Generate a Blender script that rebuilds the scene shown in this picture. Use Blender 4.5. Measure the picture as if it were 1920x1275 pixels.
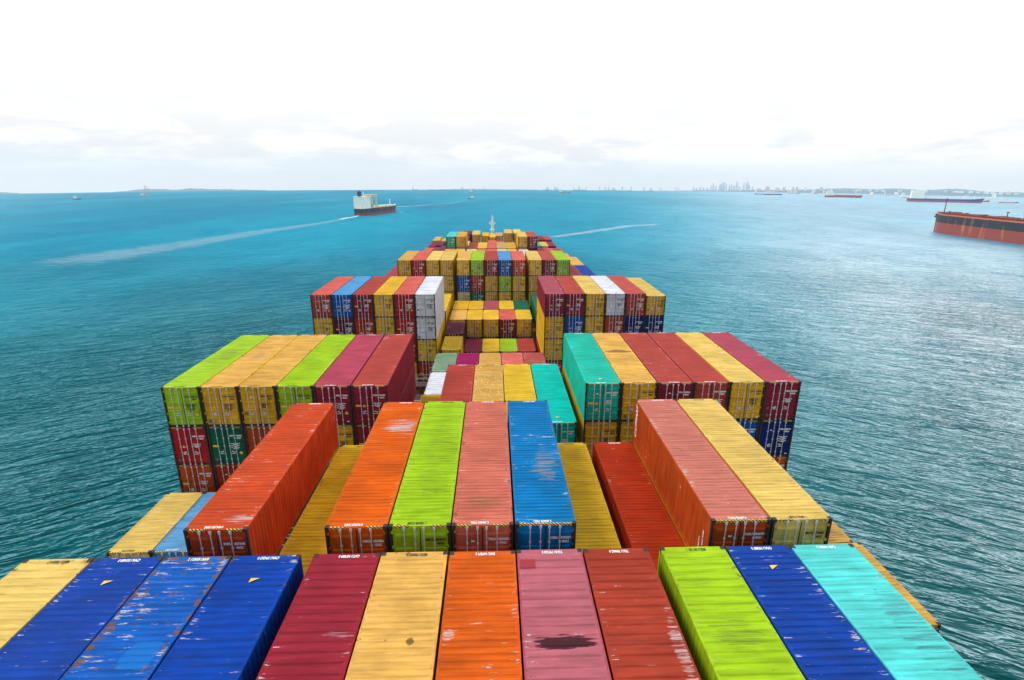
import bpy, math, random
from mathutils import Vector, Matrix
R_ = math.radians
for o in list(bpy.data.objects): bpy.data.objects.remove(o)
SC = bpy.context.scene
COL = SC.collection
rnd = random.Random(7)

# ------------------------------------------------------------------ camera
H_CAM = 50.0                      # camera above the water
ZT = H_CAM - 13.496               # top of the highest container tier near the camera
CX = 0.5087
F_PX = 1009.0                     # focal length in pixels of the 1920 px wide photograph
YAW, PITCH, ROLL = 0.03406, -0.30005, 0.00352
def basis(yaw, pitch, roll):
    cy, sy, cp, sp = math.cos(yaw), math.sin(yaw), math.cos(pitch), math.sin(pitch)
    fw = Vector((sy*cp, cy*cp, sp)); r = Vector((cy, -sy, 0)); u = r.cross(fw)
    c, s = math.cos(roll), math.sin(roll)
    return c*r + s*u, -s*r + c*u, fw
CR, CU, CF = basis(YAW, PITCH, ROLL)
CAM = Vector((CX, 0, H_CAM))
cd = bpy.data.cameras.new('camera'); cam = bpy.data.objects.new('camera', cd); COL.objects.link(cam)
cd.sensor_width = 36; cd.lens = F_PX/1920*36; cd.clip_start = .3; cd.clip_end = 60000
M = Matrix((CR, CU, -CF)).transposed().to_4x4(); M.translation = CAM
cam.matrix_world = M; SC.camera = cam

# ------------------------------------------------------------------ world, sun, exposure
SUN_EL, SUN_AZ = R_(50), R_(-82)          # azimuth from the bow, negative = port side
sl = bpy.data.lights.new('sun', 'SUN'); sl.energy = 2.4; sl.angle = R_(22); sl.color = (1, .95, .87)
so = bpy.data.objects.new('sun', sl); COL.objects.link(so)
sd = Vector((math.sin(SUN_AZ)*math.cos(SUN_EL), math.cos(SUN_AZ)*math.cos(SUN_EL), math.sin(SUN_EL)))
so.rotation_euler = sd.to_track_quat('Z', 'Y').to_euler(); so.location = (-60, 20, 120)
SC.view_settings.view_transform = 'Standard'; SC.view_settings.look = 'None'
SC.view_settings.exposure = 0.0; SC.view_settings.gamma = 1

class NT:                                   # tiny node-tree helper
    def __init__(s, nt): s.t = nt; s.t.nodes.clear()
    def n(s, typ, **kw):
        nd = s.t.nodes.new(typ)
        for k, v in kw.items(): setattr(nd, k, v)
        return nd
    def put(s, sock, v):
        if v is None: return
        if isinstance(v, bpy.types.NodeSocket): s.t.links.new(v, sock)
        else:
            try: sock.default_value = v
            except Exception: sock.default_value = (*v, 1)
    def math(s, op, a, b=None, c=None, clamp=False):
        nd = s.n('ShaderNodeMath', operation=op, use_clamp=clamp)
        for i, v in enumerate((a, b, c)): s.put(nd.inputs[i], v)
        return nd.outputs[0]
    def vmath(s, op, a, b=None):
        nd = s.n('ShaderNodeVectorMath', operation=op); s.put(nd.inputs[0], a)
        if b is not None: s.put(nd.inputs[1], b)
        return nd.outputs['Value'] if op in ('DOT_PRODUCT', 'LENGTH', 'DISTANCE') else nd.outputs[0]
    def mix(s, f, a, b, blend='MIX'):
        nd = s.n('ShaderNodeMix', data_type='RGBA', blend_type=blend)
        s.put(nd.inputs[0], f); s.put(nd.inputs[6], a); s.put(nd.inputs[7], b)
        return nd.outputs[2]
    def mapr(s, v, a, b, c=0., d=1., smooth=True):
        nd = s.n('ShaderNodeMapRange', interpolation_type='SMOOTHSTEP' if smooth else 'LINEAR')
        for i, x in enumerate((v, a, b, c, d)): s.put(nd.inputs[i], x)
        return nd.outputs[0]
    def noise(s, vec, scale, detail=3., rough=.5, dist=0.):
        nd = s.n('ShaderNodeTexNoise'); s.put(nd.inputs['Vector'], vec); s.put(nd.inputs['Scale'], scale)
        s.put(nd.inputs['Detail'], detail); s.put(nd.inputs['Roughness'], rough); s.put(nd.inputs['Distortion'], dist)
        return nd.outputs[0]
    def sep(s, v):
        nd = s.n('ShaderNodeSeparateXYZ'); s.put(nd.inputs[0], v); return nd.outputs
    def comb(s, x, y, z):
        nd = s.n('ShaderNodeCombineXYZ')
        for i, v in enumerate((x, y, z)): s.put(nd.inputs[i], v)
        return nd.outputs[0]
    def attr(s, name):
        nd = s.n('ShaderNodeAttribute', attribute_type='OBJECT', attribute_name=name); return nd

W = bpy.data.worlds.new('World'); SC.world = W; W.use_nodes = True
t = NT(W.node_tree)
sky = t.n('ShaderNodeTexSky', sky_type='NISHITA', sun_disc=False, sun_elevation=SUN_EL, sun_rotation=SUN_AZ, altitude=20, air_density=1.0, dust_density=2.5, ozone_density=1)
geo = t.n('ShaderNodeTexCoord'); dirv = geo.outputs['Generated']
dx, dy, dz = t.sep(dirv)
el = t.math('MAXIMUM', dz, 0.0)
# cloud deck: noise on a plane above, plus low cumulus banks near the horizon
den = t.math('ADD', el, .12)
pl = t.comb(t.math('DIVIDE', dx, den), t.math('DIVIDE', dy, den), 0)
deck = t.noise(pl, 1.1, 6, .55, .2)
low = t.comb(t.math('MULTIPLY', t.math('ARCTAN2', dx, dy), 9.0), t.math('MULTIPLY', dz, 34.0), 3.3)
cum = t.noise(low, 1.0, 7, .58, .15)
cum = t.math('ADD', cum, t.mapr(dx, -.1, .5, -.01, .11))
cmask = t.math('MULTIPLY', t.mapr(cum, .43, .64), t.math('MULTIPLY', t.mapr(dz, -.01, .03), t.mapr(dz, .20, .10)))
hor = t.mix(t.mapr(dz, -.03, .12), (.94, .98, 1.03, 1), (1.10, 1.12, 1.14, 1))
hor = t.mix(t.math('MULTIPLY', t.mapr(t.noise(low, .55, 5, .6), .42, .62), .5), hor, (1.08, 1.05, 1.06, 1))
c1 = t.mix(t.math('MULTIPLY', cmask, .9), hor, (1.30, 1.26, 1.23, 1))
c2 = t.mix(t.mapr(dz, .05, .18), c1, (1.26, 1.27, 1.29, 1))
# unseen upper sky: blue between bright cloud; dimmed astern and starboard to shade doors
up = t.mix(t.mapr(deck, .42, .60), (.22, .55, .95, 1), (1.42, 1.42, 1.40, 1))
c3 = t.mix(t.mapr(dz, .24, .45), c2, up)
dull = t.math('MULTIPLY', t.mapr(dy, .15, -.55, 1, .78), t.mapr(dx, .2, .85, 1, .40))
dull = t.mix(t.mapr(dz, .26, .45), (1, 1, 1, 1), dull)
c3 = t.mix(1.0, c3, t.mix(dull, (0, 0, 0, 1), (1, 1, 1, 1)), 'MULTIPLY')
# bright cloud lobe added on the starboard bow to silver the water's reflection
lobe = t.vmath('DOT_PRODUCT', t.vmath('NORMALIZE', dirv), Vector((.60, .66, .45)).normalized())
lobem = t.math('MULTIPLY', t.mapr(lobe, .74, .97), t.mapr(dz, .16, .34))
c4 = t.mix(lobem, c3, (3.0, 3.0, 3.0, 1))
bg1 = t.n('ShaderNodeBackground'); t.put(bg1.inputs[0], sky.outputs[0]); bg1.inputs[1].default_value = .05
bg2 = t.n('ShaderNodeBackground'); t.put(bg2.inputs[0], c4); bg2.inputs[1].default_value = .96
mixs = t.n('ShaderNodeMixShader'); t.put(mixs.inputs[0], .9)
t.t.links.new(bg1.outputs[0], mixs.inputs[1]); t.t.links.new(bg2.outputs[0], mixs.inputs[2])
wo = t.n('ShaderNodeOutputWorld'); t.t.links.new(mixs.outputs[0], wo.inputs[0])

# ------------------------------------------------------------------ helpers
def lin(c, k=1.0):
    return tuple(k*((v/255/12.92) if v/255 <= .04045 else ((v/255+.055)/1.055)**2.4) for v in c)
class MB:
    def __init__(s): s.v = []; s.f = []
    def box(s, x0, x1, y0, y1, z0, z1, skip=''):
        b = len(s.v)
        s.v += [(x0,y0,z0),(x1,y0,z0),(x1,y1,z0),(x0,y1,z0),(x0,y0,z1),(x1,y0,z1),(x1,y1,z1),(x0,y1,z1)]
        fs = {'b':(0,3,2,1),'t':(4,5,6,7),'f':(0,1,5,4),'r':(1,2,6,5),'k':(2,3,7,6),'l':(3,0,4,7)}
        s.f += [tuple(b+i for i in q) for k, q in fs.items() if k not in skip]
        return s
    def quad(s, *p):
        b = len(s.v); s.v += list(p); s.f.append(tuple(range(b, b+len(p)))); return s
    def grid(s, rows, flip=False):
        b = len(s.v); n = len(rows[0])
        for r in rows: s.v += r
        for i in range(len(rows)-1):
            for j in range(n-1):
                q = (b+i*n+j, b+i*n+j+1, b+(i+1)*n+j+1, b+(i+1)*n+j)
                s.f.append(q[::-1] if flip else q)
        return s
    def tube(s, p, q, r, n=8, r2=None):
        p, q = Vector(p), Vector(q); r2 = r if r2 is None else r2
        d = (q-p).normalized(); a = d.orthogonal().normalized(); c = d.cross(a); b = len(s.v)
        for P, rr in ((p, r), (q, r2)):
            for i in range(n):
                an = 2*math.pi*i/n; s.v.append(tuple(P + rr*(math.cos(an)*a + math.sin(an)*c)))
        for i in range(n): s.f.append((b+i, b+(i+1)%n, b+n+(i+1)%n, b+n+i))
        s.f.append(tuple(b+i for i in reversed(range(n)))); s.f.append(tuple(b+n+i for i in range(n)))
        return s
    def mesh(s, name, mat=None, smooth=False):
        m = bpy.data.meshes.new(name); m.from_pydata(s.v, [], s.f); m.update()
        if mat: m.materials.append(mat)
        if smooth:
            for p in m.polygons: p.use_smooth = True
        return m
def obj(name, mesh, parent=None, loc=None, color=None, mat=None):
    o = bpy.data.objects.new(name, mesh); COL.objects.link(o)
    if parent: o.parent = parent
    if loc is not None: o.location = loc
    if color: o.color = (*color, 1)
    return o
def tag(o, label, cat, group=None, kind=None):
    o['label'] = label; o['category'] = cat
    if group: o['group'] = group
    if kind: o['kind'] = kind
    return o
def thing(name, label, cat, loc, rz=0, group=None):
    o = bpy.data.objects.new(name, None); COL.objects.link(o); o.empty_display_size = .5
    o.location = loc; o.rotation_euler = (0, 0, rz); return tag(o, label, cat, group)
def newmat(name):
    m = bpy.data.materials.new(name); m.use_nodes = True; return m, NT(m.node_tree)
def bsdf(t, col, rough=.5, metal=0., normal=None, spec=.5):
    p = t.n('ShaderNodeBsdfPrincipled'); t.put(p.inputs['Base Color'], col); t.put(p.inputs['Roughness'], rough)
    t.put(p.inputs['Metallic'], metal); t.put(p.inputs['Specular IOR Level'], spec)
    if normal is not None: t.put(p.inputs['Normal'], normal)
    o = t.n('ShaderNodeOutputMaterial'); t.t.links.new(p.outputs[0], o.inputs[0]); return p
def plain(name, c, rough=.5, metal=0., var=.12, scale=3.):
    m, t = newmat(name); tc = t.n('ShaderNodeTexCoord').outputs['Object']
    n = t.noise(tc, scale, 4, .6); base = lin(c)
    bsdf(t, t.mix(n, tuple(v*(1-var) for v in base)+(1,), tuple(min(1, v*(1+var)) for v in base)+(1,)), rough, metal); return m

# ------------------------------------------------------------------ container paint (colour and wear come from each container)
def paint(name, stretch, roof):
    m, t = newmat(name)
    oi = t.n('ShaderNodeObjectInfo'); tc = t.n('ShaderNodeTexCoord').outputs['Object']
    wear = t.attr('wear'); w = t.sep(wear.outputs['Vector'])      # scrapes, rust, fading
    seed = t.attr('seed').outputs['Fac']
    off = t.comb(t.math('MULTIPLY', seed, 37.1), t.math('MULTIPLY', seed, 91.7), t.math('MULTIPLY', seed, 13.3))
    base = oi.outputs['Color']
    P = t.vmath('ADD', tc, off); PS = t.vmath('ADD', t.vmath('MULTIPLY', tc, stretch), off)
    # broad uneven weathering and streaks along the corrugations
    n1 = t.noise(P, .55, 4, .6); n2 = t.noise(PS, 1.0, 5, .62); n3 = t.noise(P, 9, 4, .65)
    col = t.mix(1.0, base, t.mix(t.mapr(n1, .3, .7), (.86, .85, .84, 1), (1.09, 1.09, 1.10, 1)), 'MULTIPLY')
    col = t.mix(1.0, col, t.mix(t.mapr(n2, .32, .68), (.78, .76, .74, 1), (1.10, 1.11, 1.13, 1)), 'MULTIPLY')
    fadem = t.math('MULTIPLY', t.math('MULTIPLY_ADD', n2, .7, t.math('MULTIPLY', n3, .5)), t.math('MULTIPLY', t.math('MULTIPLY', w[2], w[2]), 3.0), clamp=True)
    col = t.mix(fadem, col, t.mix(.35, base, (.80, .74, .72, 1)))
    # grime specks and soft dirt
    grime = t.math('MULTIPLY', t.mapr(t.noise(PS, 2.3, 6, .7), .56, .74), .50)
    col = t.mix(grime, col, (.10, .085, .07, 1))
    vor = t.n('ShaderNodeTexVoronoi', feature='F1'); t.put(vor.inputs['Vector'], P); vor.inputs['Scale'].default_value = 1.9
    vd = t.math('ADD', vor.outputs['Distance'], t.math('MULTIPLY', n3, .10))
    keep = t.math('GREATER_THAN', t.sep(vor.outputs['Color'])[0], .80)
    col = t.mix(t.math('MULTIPLY', t.math('MULTIPLY', t.mapr(vd, .09, .11, 1, 0), keep), .8), col, (.03, .025, .022, 1))
    # scrapes to primer, drawn out across the roof
    sc = t.math('ADD', t.noise(PS, 1.7, 7, .68), t.math('MULTIPLY', t.math('SUBTRACT', n1, .5), .35))
    if roof: sc = t.math('ADD', sc, t.math('MULTIPLY', t.mapr(t.math('ABSOLUTE', t.sep(tc)[0]), .80, 1.06), .055))
    thr = t.math('SUBTRACT', .725, t.math('MULTIPLY', w[0], .20))
    scm = t.mapr(sc, thr, t.math('ADD', thr, .035))
    col = t.mix(t.math('MULTIPLY', scm, .85), col, t.mix(t.mapr(n3, .42, .58), (.62, .58, .56, 1), (.40, .30, .24, 1)))
    # rust creeping in from the edges
    x, y, z = t.sep(tc)
    ex = t.mapr(t.math('ABSOLUTE', x), .85, 1.2); ey = t.math('MAXIMUM', t.mapr(y, .55, 0.), t.mapr(y, 11.6, 12.15))
    edge = t.math('MAXIMUM', ex, ey) if roof else t.mapr(z, 2.6, 2.85)
    rn = t.math('ADD', t.noise(P, 3.2, 6, .7), t.math('MULTIPLY', edge, .11))
    rthr = t.math('SUBTRACT', .765, t.math('MULTIPLY', w[1], .24))
    rm = t.mapr(rn, rthr, t.math('ADD', rthr, .05))
    col = t.mix(t.math('MULTIPLY', rm, .9), col, t.mix(n3, (.10, .035, .012, 1), (.26, .12, .05, 1)))
    # one stain / repaint / scuff field with its own place on this container
    sp = t.attr('stain_place').outputs['Vector']; ss = t.attr('stain_size').outputs['Vector']; scol = t.attr('stain_tint')
    q = t.vmath('ABSOLUTE', t.vmath('DIVIDE', t.vmath('SUBTRACT', tc, sp), ss)); qx, qy, _ = t.sep(q)
    soft = t.sep(t.attr('stain_kind').outputs['Vector'])           # ragged, strength, broken-up
    rr = t.math('MAXIMUM', qx, qy)
    rr2 = t.vmath('LENGTH', t.comb(qx, qy, 0))
    rag = t.math('MULTIPLY', t.math('SUBTRACT', t.noise(PS, 1.5, 8, .7), .5), t.math('MULTIPLY', soft[0], 3.6))
    s1 = t.math('ADD', t.mix(t.math('MINIMUM', soft[0], 1.0), rr, rr2), rag)
    sm = t.math('MULTIPLY', t.mapr(s1, 1.0, t.math('SUBTRACT', .94, t.math('MULTIPLY', soft[0], .16))), soft[1])
    col = t.mix(t.math('MULTIPLY', sm, t.mix(soft[2], (1, 1, 1, 1), t.mapr(t.noise(t.vmath('MULTIPLY', PS, Vector((.45, 1.5, 1))), 2.2, 6, .72), .47, .57))), col, scol.outputs['Color'])
    # white specks (only where 'spots' is set)
    v2 = t.n('ShaderNodeTexVoronoi', feature='F1'); t.put(v2.inputs['Vector'], t.vmath('MULTIPLY', P, Vector((1.5, .7, 1)))); v2.inputs['Scale'].default_value = 4.2
    sp2 = t.mapr(t.math('ADD', v2.outputs['Distance'], t.math('MULTIPLY', n3, .45)), .36, .46, 1, 0)
    sp2 = t.math('MULTIPLY', sp2, t.math('GREATER_THAN', t.sep(v2.outputs['Color'])[1], .25))
    col = t.mix(t.math('MULTIPLY', sp2, t.attr('spots').outputs['Fac']), col, (.86, .83, .76, 1))
    bmp = t.n('ShaderNodeBump'); bmp.inputs['Strength'].default_value = .4; bmp.inputs['Distance'].default_value = .035
    t.put(bmp.inputs['Height'], t.math('ADD', t.math('MULTIPLY', n1, 1.2), t.math('MULTIPLY', n3, .15)))
    rgh = t.math('ADD', t.mapr(n2, .3, .7, .50, .68), t.math('MULTIPLY', t.math('ADD', rm, scm), .2), clamp=True)
    bsdf(t, col, rgh, 0., bmp.outputs[0], .05)
    return m
M_ROOF = paint('roof_paint', Vector((.55, 5.5, 1)), True)
M_SIDE = paint('side_paint', Vector((1, 3.0, .5)), False)
M_DOOR = paint('door_paint', Vector((2.5, 2.5, .7)), False)
M_STEEL = plain('galvanised_steel', (205, 205, 210), .42, .15, .15, 14)
M_CAST_GAP = plain('casting_and_gap_dark', (46, 36, 30), .7, 0, .5, 20)
M_BLACK = plain('door_gasket_rubber', (14, 13, 13), .8, 0, .2, 10)
M_WHITE = plain('white_lettering', (238, 238, 236), .6, 0, .1, 30)
M_DARK = plain('black_lettering', (34, 30, 26), .6, 0, .25, 30)
M_YEL = plain('yellow_placard', (245, 190, 20), .5, 0, .1, 20)
M_PLATE = plain('plate_metal', (96, 96, 88), .5, .2, .2, 18)
def stripes():
    m, t = newmat('hazard_stripe_paint'); x, y, z = t.sep(t.n('ShaderNodeTexCoord').outputs['Object'])
    s = t.math('GREATER_THAN', t.math('FRACT', t.math('MULTIPLY', t.math('ADD', x, t.math('ADD', y, z)), 7.0)), .5)
    n = t.noise(t.n('ShaderNodeTexCoord').outputs['Object'], 14, 4)
    c = t.mix(s, (.02, .018, .015, 1), (.78, .52, .05, 1)); bsdf(t, t.mix(t.mapr(n, .5, .7), c, (.10, .06, .03, 1)), .6); return m
M_HAZ = stripes()

# ------------------------------------------------------------------ container meshes (origin: middle of the door-end bottom edge, +y towards the bow)
WD, HT = 2.438, 2.896
def roof_mesh(L, pitch, h, name):
    mb = MB(); x0, x1, xi = 1.219, 1.15, 1.07
    zr = h-.012; d = -.027
    xs = [-x0+.05, -x1, -xi, xi, x1, x0-.05]
    ys = [(.0, 0), (.30, 0)]
    n = int((L-.62)/pitch); y = .31
    for i in range(n):
        a = .31 + i*(L-.62)/n; p = (L-.62)/n
        if pitch > .35: ys += [(a+.02*p, 0), (a+.14*p, d), (a+.24*p, d), (a+.36*p, 0)]
        else: ys += [(a+.10*p, 0), (a+.28*p, d), (a+.55*p, d), (a+.73*p, 0)]
    ys += [(L-.30, 0), (L, 0)]
    rows = []
    for yy, dd in ys:
        rows.append([(xx, yy, zr + (dd if abs(xx) <= xi else 0)) for xx in xs])
    mb.grid(rows, flip=True)
    return mb.mesh(name, M_ROOF)
def side_mesh(L, h, sgn, name):
    mb = MB(); ys = []; n = int((L-.5)/.278); rows = []; d = .036
    xo = 1.206
    pts = [(.13, xo)]
    for i in range(n):
        a = .2 + i*(L-.4)/n; p = (L-.4)/n
        pts += [(a+.04*p, xo), (a+.29*p, xo-d), (a+.54*p, xo-d), (a+.79*p, xo)]
    pts.append((L-.13, xo))
    rows = [[(sgn*xx, yy, z) for z in (.14, h-.10)] for yy, xx in pts]
    mb.grid(rows, flip=sgn < 0)
    return mb.mesh(name, M_SIDE)
def frame_mesh(L, h, name):
    mb = MB()
    for sx in (-1, 1):
        a, b = (1.219, 1.12) if sx > 0 else (-1.12, -1.219)
        lo, hi = min(a, b), max(a, b)
        mb.box(lo, hi, L-.12, L, .125, h-.125)          # front corner posts
        e0, e1 = (1.16, 1.215) if sx > 0 else (-1.215, -1.16)
        mb.box(e0, e1, .121, L-.121, h-.075, h-.006)                              # top rails
        mb.box(e0-.02 if sx < 0 else e0, e1 if sx < 0 else e1+.0, .121, L-.121, .02, .15)   # bottom rails
    mb.box(-1.119, 1.119, .004, .10, h-.12, h-.008)                                # header
    mb.box(-1.119, 1.119, L-.10, L-.004, h-.12, h-.016); mb.box(-1.119, 1.119, L-.10, L-.004, .02, .14)
    mb.box(-1.119, 1.119, L-.08, L-.05, .14, h-.12)                               # front wall
    mb.box(-1.158, 1.158, .11, L-.11, .10, .13)                                   # floor
    nf = len(mb.f)
    mb.box(-1.058, 1.058, .045, .10, .02, .14)                                     # sill, coloured dark to stand for the shaded band between tiers
    for xa, xb in ((-1.219, -1.12), (1.12, 1.219)): mb.box(xa, xb, .002, .12, .125, h-.125)   # door posts, coloured dark to read as gaps between containers
    for x0 in (-1.221, 1.221-.162):
        for y0 in (-.002, L-.176):
            mb.box(x0, x0+.162, y0, y0+.178, -.001, .118); mb.box(x0+.004, x0+.158, y0+.004, y0+.174, h-.121, h-.004)
    m = mb.mesh(name, M_SIDE); m.materials.append(M_CAST_GAP)
    for p in m.polygons: p.material_index = int(p.index >= nf)
    return m
def gasket_mesh(h):
    return MB().box(-1.119, 1.119, .075, .095, .14, h-.121).mesh('gasket', M_BLACK)
RODX = (-.62, -.20, .155, .575)
def door_mesh(h, side):
    mb = MB(); x0, x1 = (-1.09, -.022) if side < 0 else (.022, 1.09); z0, z1 = .165, h-.145
    k = h/2.896; zs = [z0]
    for c in (.62, 1.18, 1.76, 2.42): zs += [c*k-.10, c*k-.045, c*k+.045, c*k+.10]
    zs.append(z1); yo, yr = .068, .014
    prof = [(z0, yo)]
    for c in (.62, 1.18, 1.76, 2.42): prof += [(c*k-.085, yo), (c*k-.045, yr), (c*k+.045, yr), (c*k+.085, yo)]
    prof.append((z1, yo))
    xi0, xi1 = x0+.09, x1-.09
    rows = [[(x0, yo, z), (xi0-.03, yo, z), (xi0, y, z), (xi1, y, z), (xi1+.03, yo, z), (x1, yo, z)] for z, y in prof]
    mb.grid(rows)
    mb.quad((x0, yo, z0), (x0, yo, z1), (x0, .078, z1), (x0, .078, z0)); mb.quad((x1, yo, z1), (x1, yo, z0), (x1, .078, z0), (x1, .078, z1))
    mb.quad((x0, yo, z1), (x1, yo, z1), (x1, .078, z1), (x0, .078, z1)); mb.quad((x1, yo, z0), (x0, yo, z0), (x0, .078, z0), (x1, .078, z0))
    for z in (.35*k, 1.0*k, 1.9*k, 2.6*k):                                         # hinges
        hx = x0-.045 if side < 0 else x1-.03
        mb.box(hx, hx+.075, -.004, .067, z-.05, z+.05)
    return mb.mesh('door', M_DOOR)
def rod_mesh(h, x, hand):
    mb = MB(); mb.tube((x, -.012, .06), (x, -.012, h-.07), .021, 8)
    for z in (.10, .45, 1.45, 2.05, h-.16): mb.box(x-.045, x+.045, -.028, .017, z-.04, z+.04)
    for z in (.075, h-.10): mb.box(x-.05, x+.05, -.034, .003, z-.045, z+.045)
    zz = 1.02 if abs(x) > .4 else .88
    mb.box(min(x, x+.34*hand), max(x, x+.34*hand), -.038, -.020, zz-.018, zz+.018)
    mb.box(x+.26*hand-.05, x+.26*hand+.05, -.036, -.002, zz-.01, zz+.07)
    return mb.mesh('locking_rod', M_STEEL)
def casting_mesh():
    mb = MB(); a, b, c = .162, .178, .118; t0 = .035    # box with a sunken slot in its top and in its outer faces
    mb.box(0, a, 0, b, 0, c, skip='tf')
    def face(P, o, u, v):
        o, u, v = Vector(o), Vector(u), Vector(v); n = u.cross(v).normalized()
        ring = lambda k, d: [tuple(o + u*(.5+sx*k[0]) + v*(.5+sy*k[1]) - n*d) for sx, sy in ((-1,-1),(1,-1),(1,1),(-1,1))]
        A, B, C = ring((.5, .5), 0), ring((.30, .34), 0), ring((.30, .34), .05); i0 = len(mb.v); mb.v += A+B+C
        for i in range(4):
            j = (i+1) % 4
            mb.f.append((i0+i, i0+j, i0+4+j, i0+4+i)); mb.f.append((i0+4+i, i0+4+j, i0+8+j, i0+8+i))
        mb.f.append((i0+8, i0+9, i0+10, i0+11))
    face(mb, (0, 0, c), (a, 0, 0), (0, b, 0)); face(mb, (0, 0, 0), (a, 0, 0), (0, 0, c))
    return mb.mesh('corner_casting', M_CAST_GAP)
CASTING = casting_mesh()
HAZARD = MB().box(-.30, .30, -.001, .075, HT-.085, HT-.003).mesh('hazard_stripe', M_HAZ)
HAZFULL = MB().box(-1.04, 1.04, -.001, .075, HT-.085, HT-.003).mesh('hazard_stripe', M_HAZ)
_cache = {}
def kit(L, h, pitch):
    k = (L, h, pitch)
    if k not in _cache:
        _cache[k] = dict(roof=roof_mesh(L, pitch, h, 'roof'), left=side_mesh(L, h, -1, 'side_wall'), right=side_mesh(L, h, 1, 'side_wall'),
            frame=frame_mesh(L, h, 'frame'), gasket=gasket_mesh(h), dl=door_mesh(h, -1), dr=door_mesh(h, 1),
            rods=[rod_mesh(h, x, hd) for x, hd in zip(RODX, (1, -1, 1, -1))])
    return _cache[k]
_txt = {}
def text_mesh(body, size, mat, align='LEFT', bold=0., shear=0., sx=1.0):
    k = (body, size, mat.name, align, bold, shear, sx)
    if k not in _txt:
        cu = bpy.data.curves.new('txt', 'FONT'); cu.body = body; cu.size = size; cu.align_x = align; cu.offset = bold; cu.shear = shear
        cu.resolution_u = 2; cu.space_line = 1.0
        to = bpy.data.objects.new('txt', cu); m = bpy.data.meshes.new_from_object(to)
        m.transform(Matrix.Diagonal((sx, 1, 1, 1)))
        m.materials.clear(); m.materials.append(mat); m.name = 'lettering'
        bpy.data.objects.remove(to); bpy.data.curves.remove(cu); _txt[k] = m
    return _txt[k]
def plate_mesh(kind):
    if ('pl', kind) in _txt: return _txt[('pl', kind)]
    mb = MB()
    if kind == 'square': mb.box(-.09, .09, -.006, 0, -.10, .10)
    elif kind == 'wide': mb.box(-.19, .19, -.006, 0, -.07, .07)
    elif kind == 'small': mb.box(-.07, .07, -.006, 0, -.035, .035)
    elif kind == 'up': mb.v += [(-.12,-.006,-.09),(.12,-.006,-.09),(0,-.006,.12)]; mb.f.append((0,1,2))
    elif kind == 'down': mb.v += [(-.10,-.006,.09),(.10,-.006,.09),(0,-.006,-.10)]; mb.f.append((0,1,2))
    elif kind == 'round':
        n = 14; mb.v += [(.11*math.cos(2*math.pi*i/n), -.006, .11*math.sin(2*math.pi*i/n)) for i in range(n)]; mb.f.append(tuple(range(n)))
    m = mb.mesh('placard'); _txt[('pl', kind)] = m; return m
def plate_obj(kind, mat, parent, x, z):
    key = ('plm', kind, mat.name)
    if key not in _txt:
        m = plate_mesh(kind).copy(); m.materials.append(mat); _txt[key] = m
    return obj('placard', _txt[key], parent, (x, .0, z))

PAL = {  # colour word -> (name in labels, paint as sRGB)
 'yellow':('yellow',(246,190,36)), 'gold':('golden yellow',(255,204,40)), 'sand':('sandy yellow',(242,184,84)), 'pale':('pale yellow',(246,206,104)),
 'lime':('lime green',(176,216,24)), 'royal':('royal blue',(0,68,168)), 'blue':('blue',(0,96,190)), 'navy':('navy blue',(10,46,120)),
 'steel':('steel blue',(0,124,186)), 'sky':('light blue',(86,166,218)), 'crimson':('crimson',(166,34,52)), 'orange':('orange',(230,98,12)),
 'vermil':('vermilion',(216,76,26)), 'pink':('faded pink',(190,84,98)), 'brown':('reddish brown',(180,64,42)), 'salmon':('salmon',(216,108,82)),
 'cyan':('pale cyan',(92,226,218)), 'teal':('teal',(24,200,172)), 'turq':('turquoise',(0,208,190)), 'maroon':('maroon',(156,38,60)),
 'red':('red',(200,34,44)), 'brick':('brick red',(196,72,58)), 'rust':('rust red',(186,54,14)), 'green':('dark green',(0,108,76)),
 'grey':('greyish green',(126,164,128)), 'magenta':('magenta',(168,6,96)), 'coral':('coral red',(238,106,90)), 'plum':('dark plum',(112,34,64)),
 'white':('white',(236,236,242)), 'cream':('cream',(244,218,150)), 'tan':('tan',(220,180,112)), 'rose':('rose red',(196,76,96)), 'terra':('terracotta',(206,82,22)),
}
PK = .78
def pcol(k): return lin(PAL[k][1], PK)
DARKTXT = {'yellow', 'gold', 'sand', 'pale', 'lime', 'cream', 'tan', 'white'}
CONTAINERS = []
GAP = .4291
def rowx(r):
    b = r-.5
    return (b-8.5)*2.5 + (-GAP if r <= 6 else GAP if r >= 12 else 0)
POOL = ['MSKU 407315 3', 'TGHU 628140 6', 'CAXU 915277 1', 'TCLU 530962 8', 'FSCU 746081 4', 'GLDU 381659 0']
WT = ['MAX.GR. 30480 KGS\n        67200 LBS\nTARE     3900 KGS\n         8600 LBS\nNET     26580 KGS\n        58600 LBS',
      'MGW  32500 KG\n     71650 LB\nTARE  3880 KG\n      8550 LB', 'GROSS 30480\n TARE  3940\n NET  26540\nCU.CAP 76.3']
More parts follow.
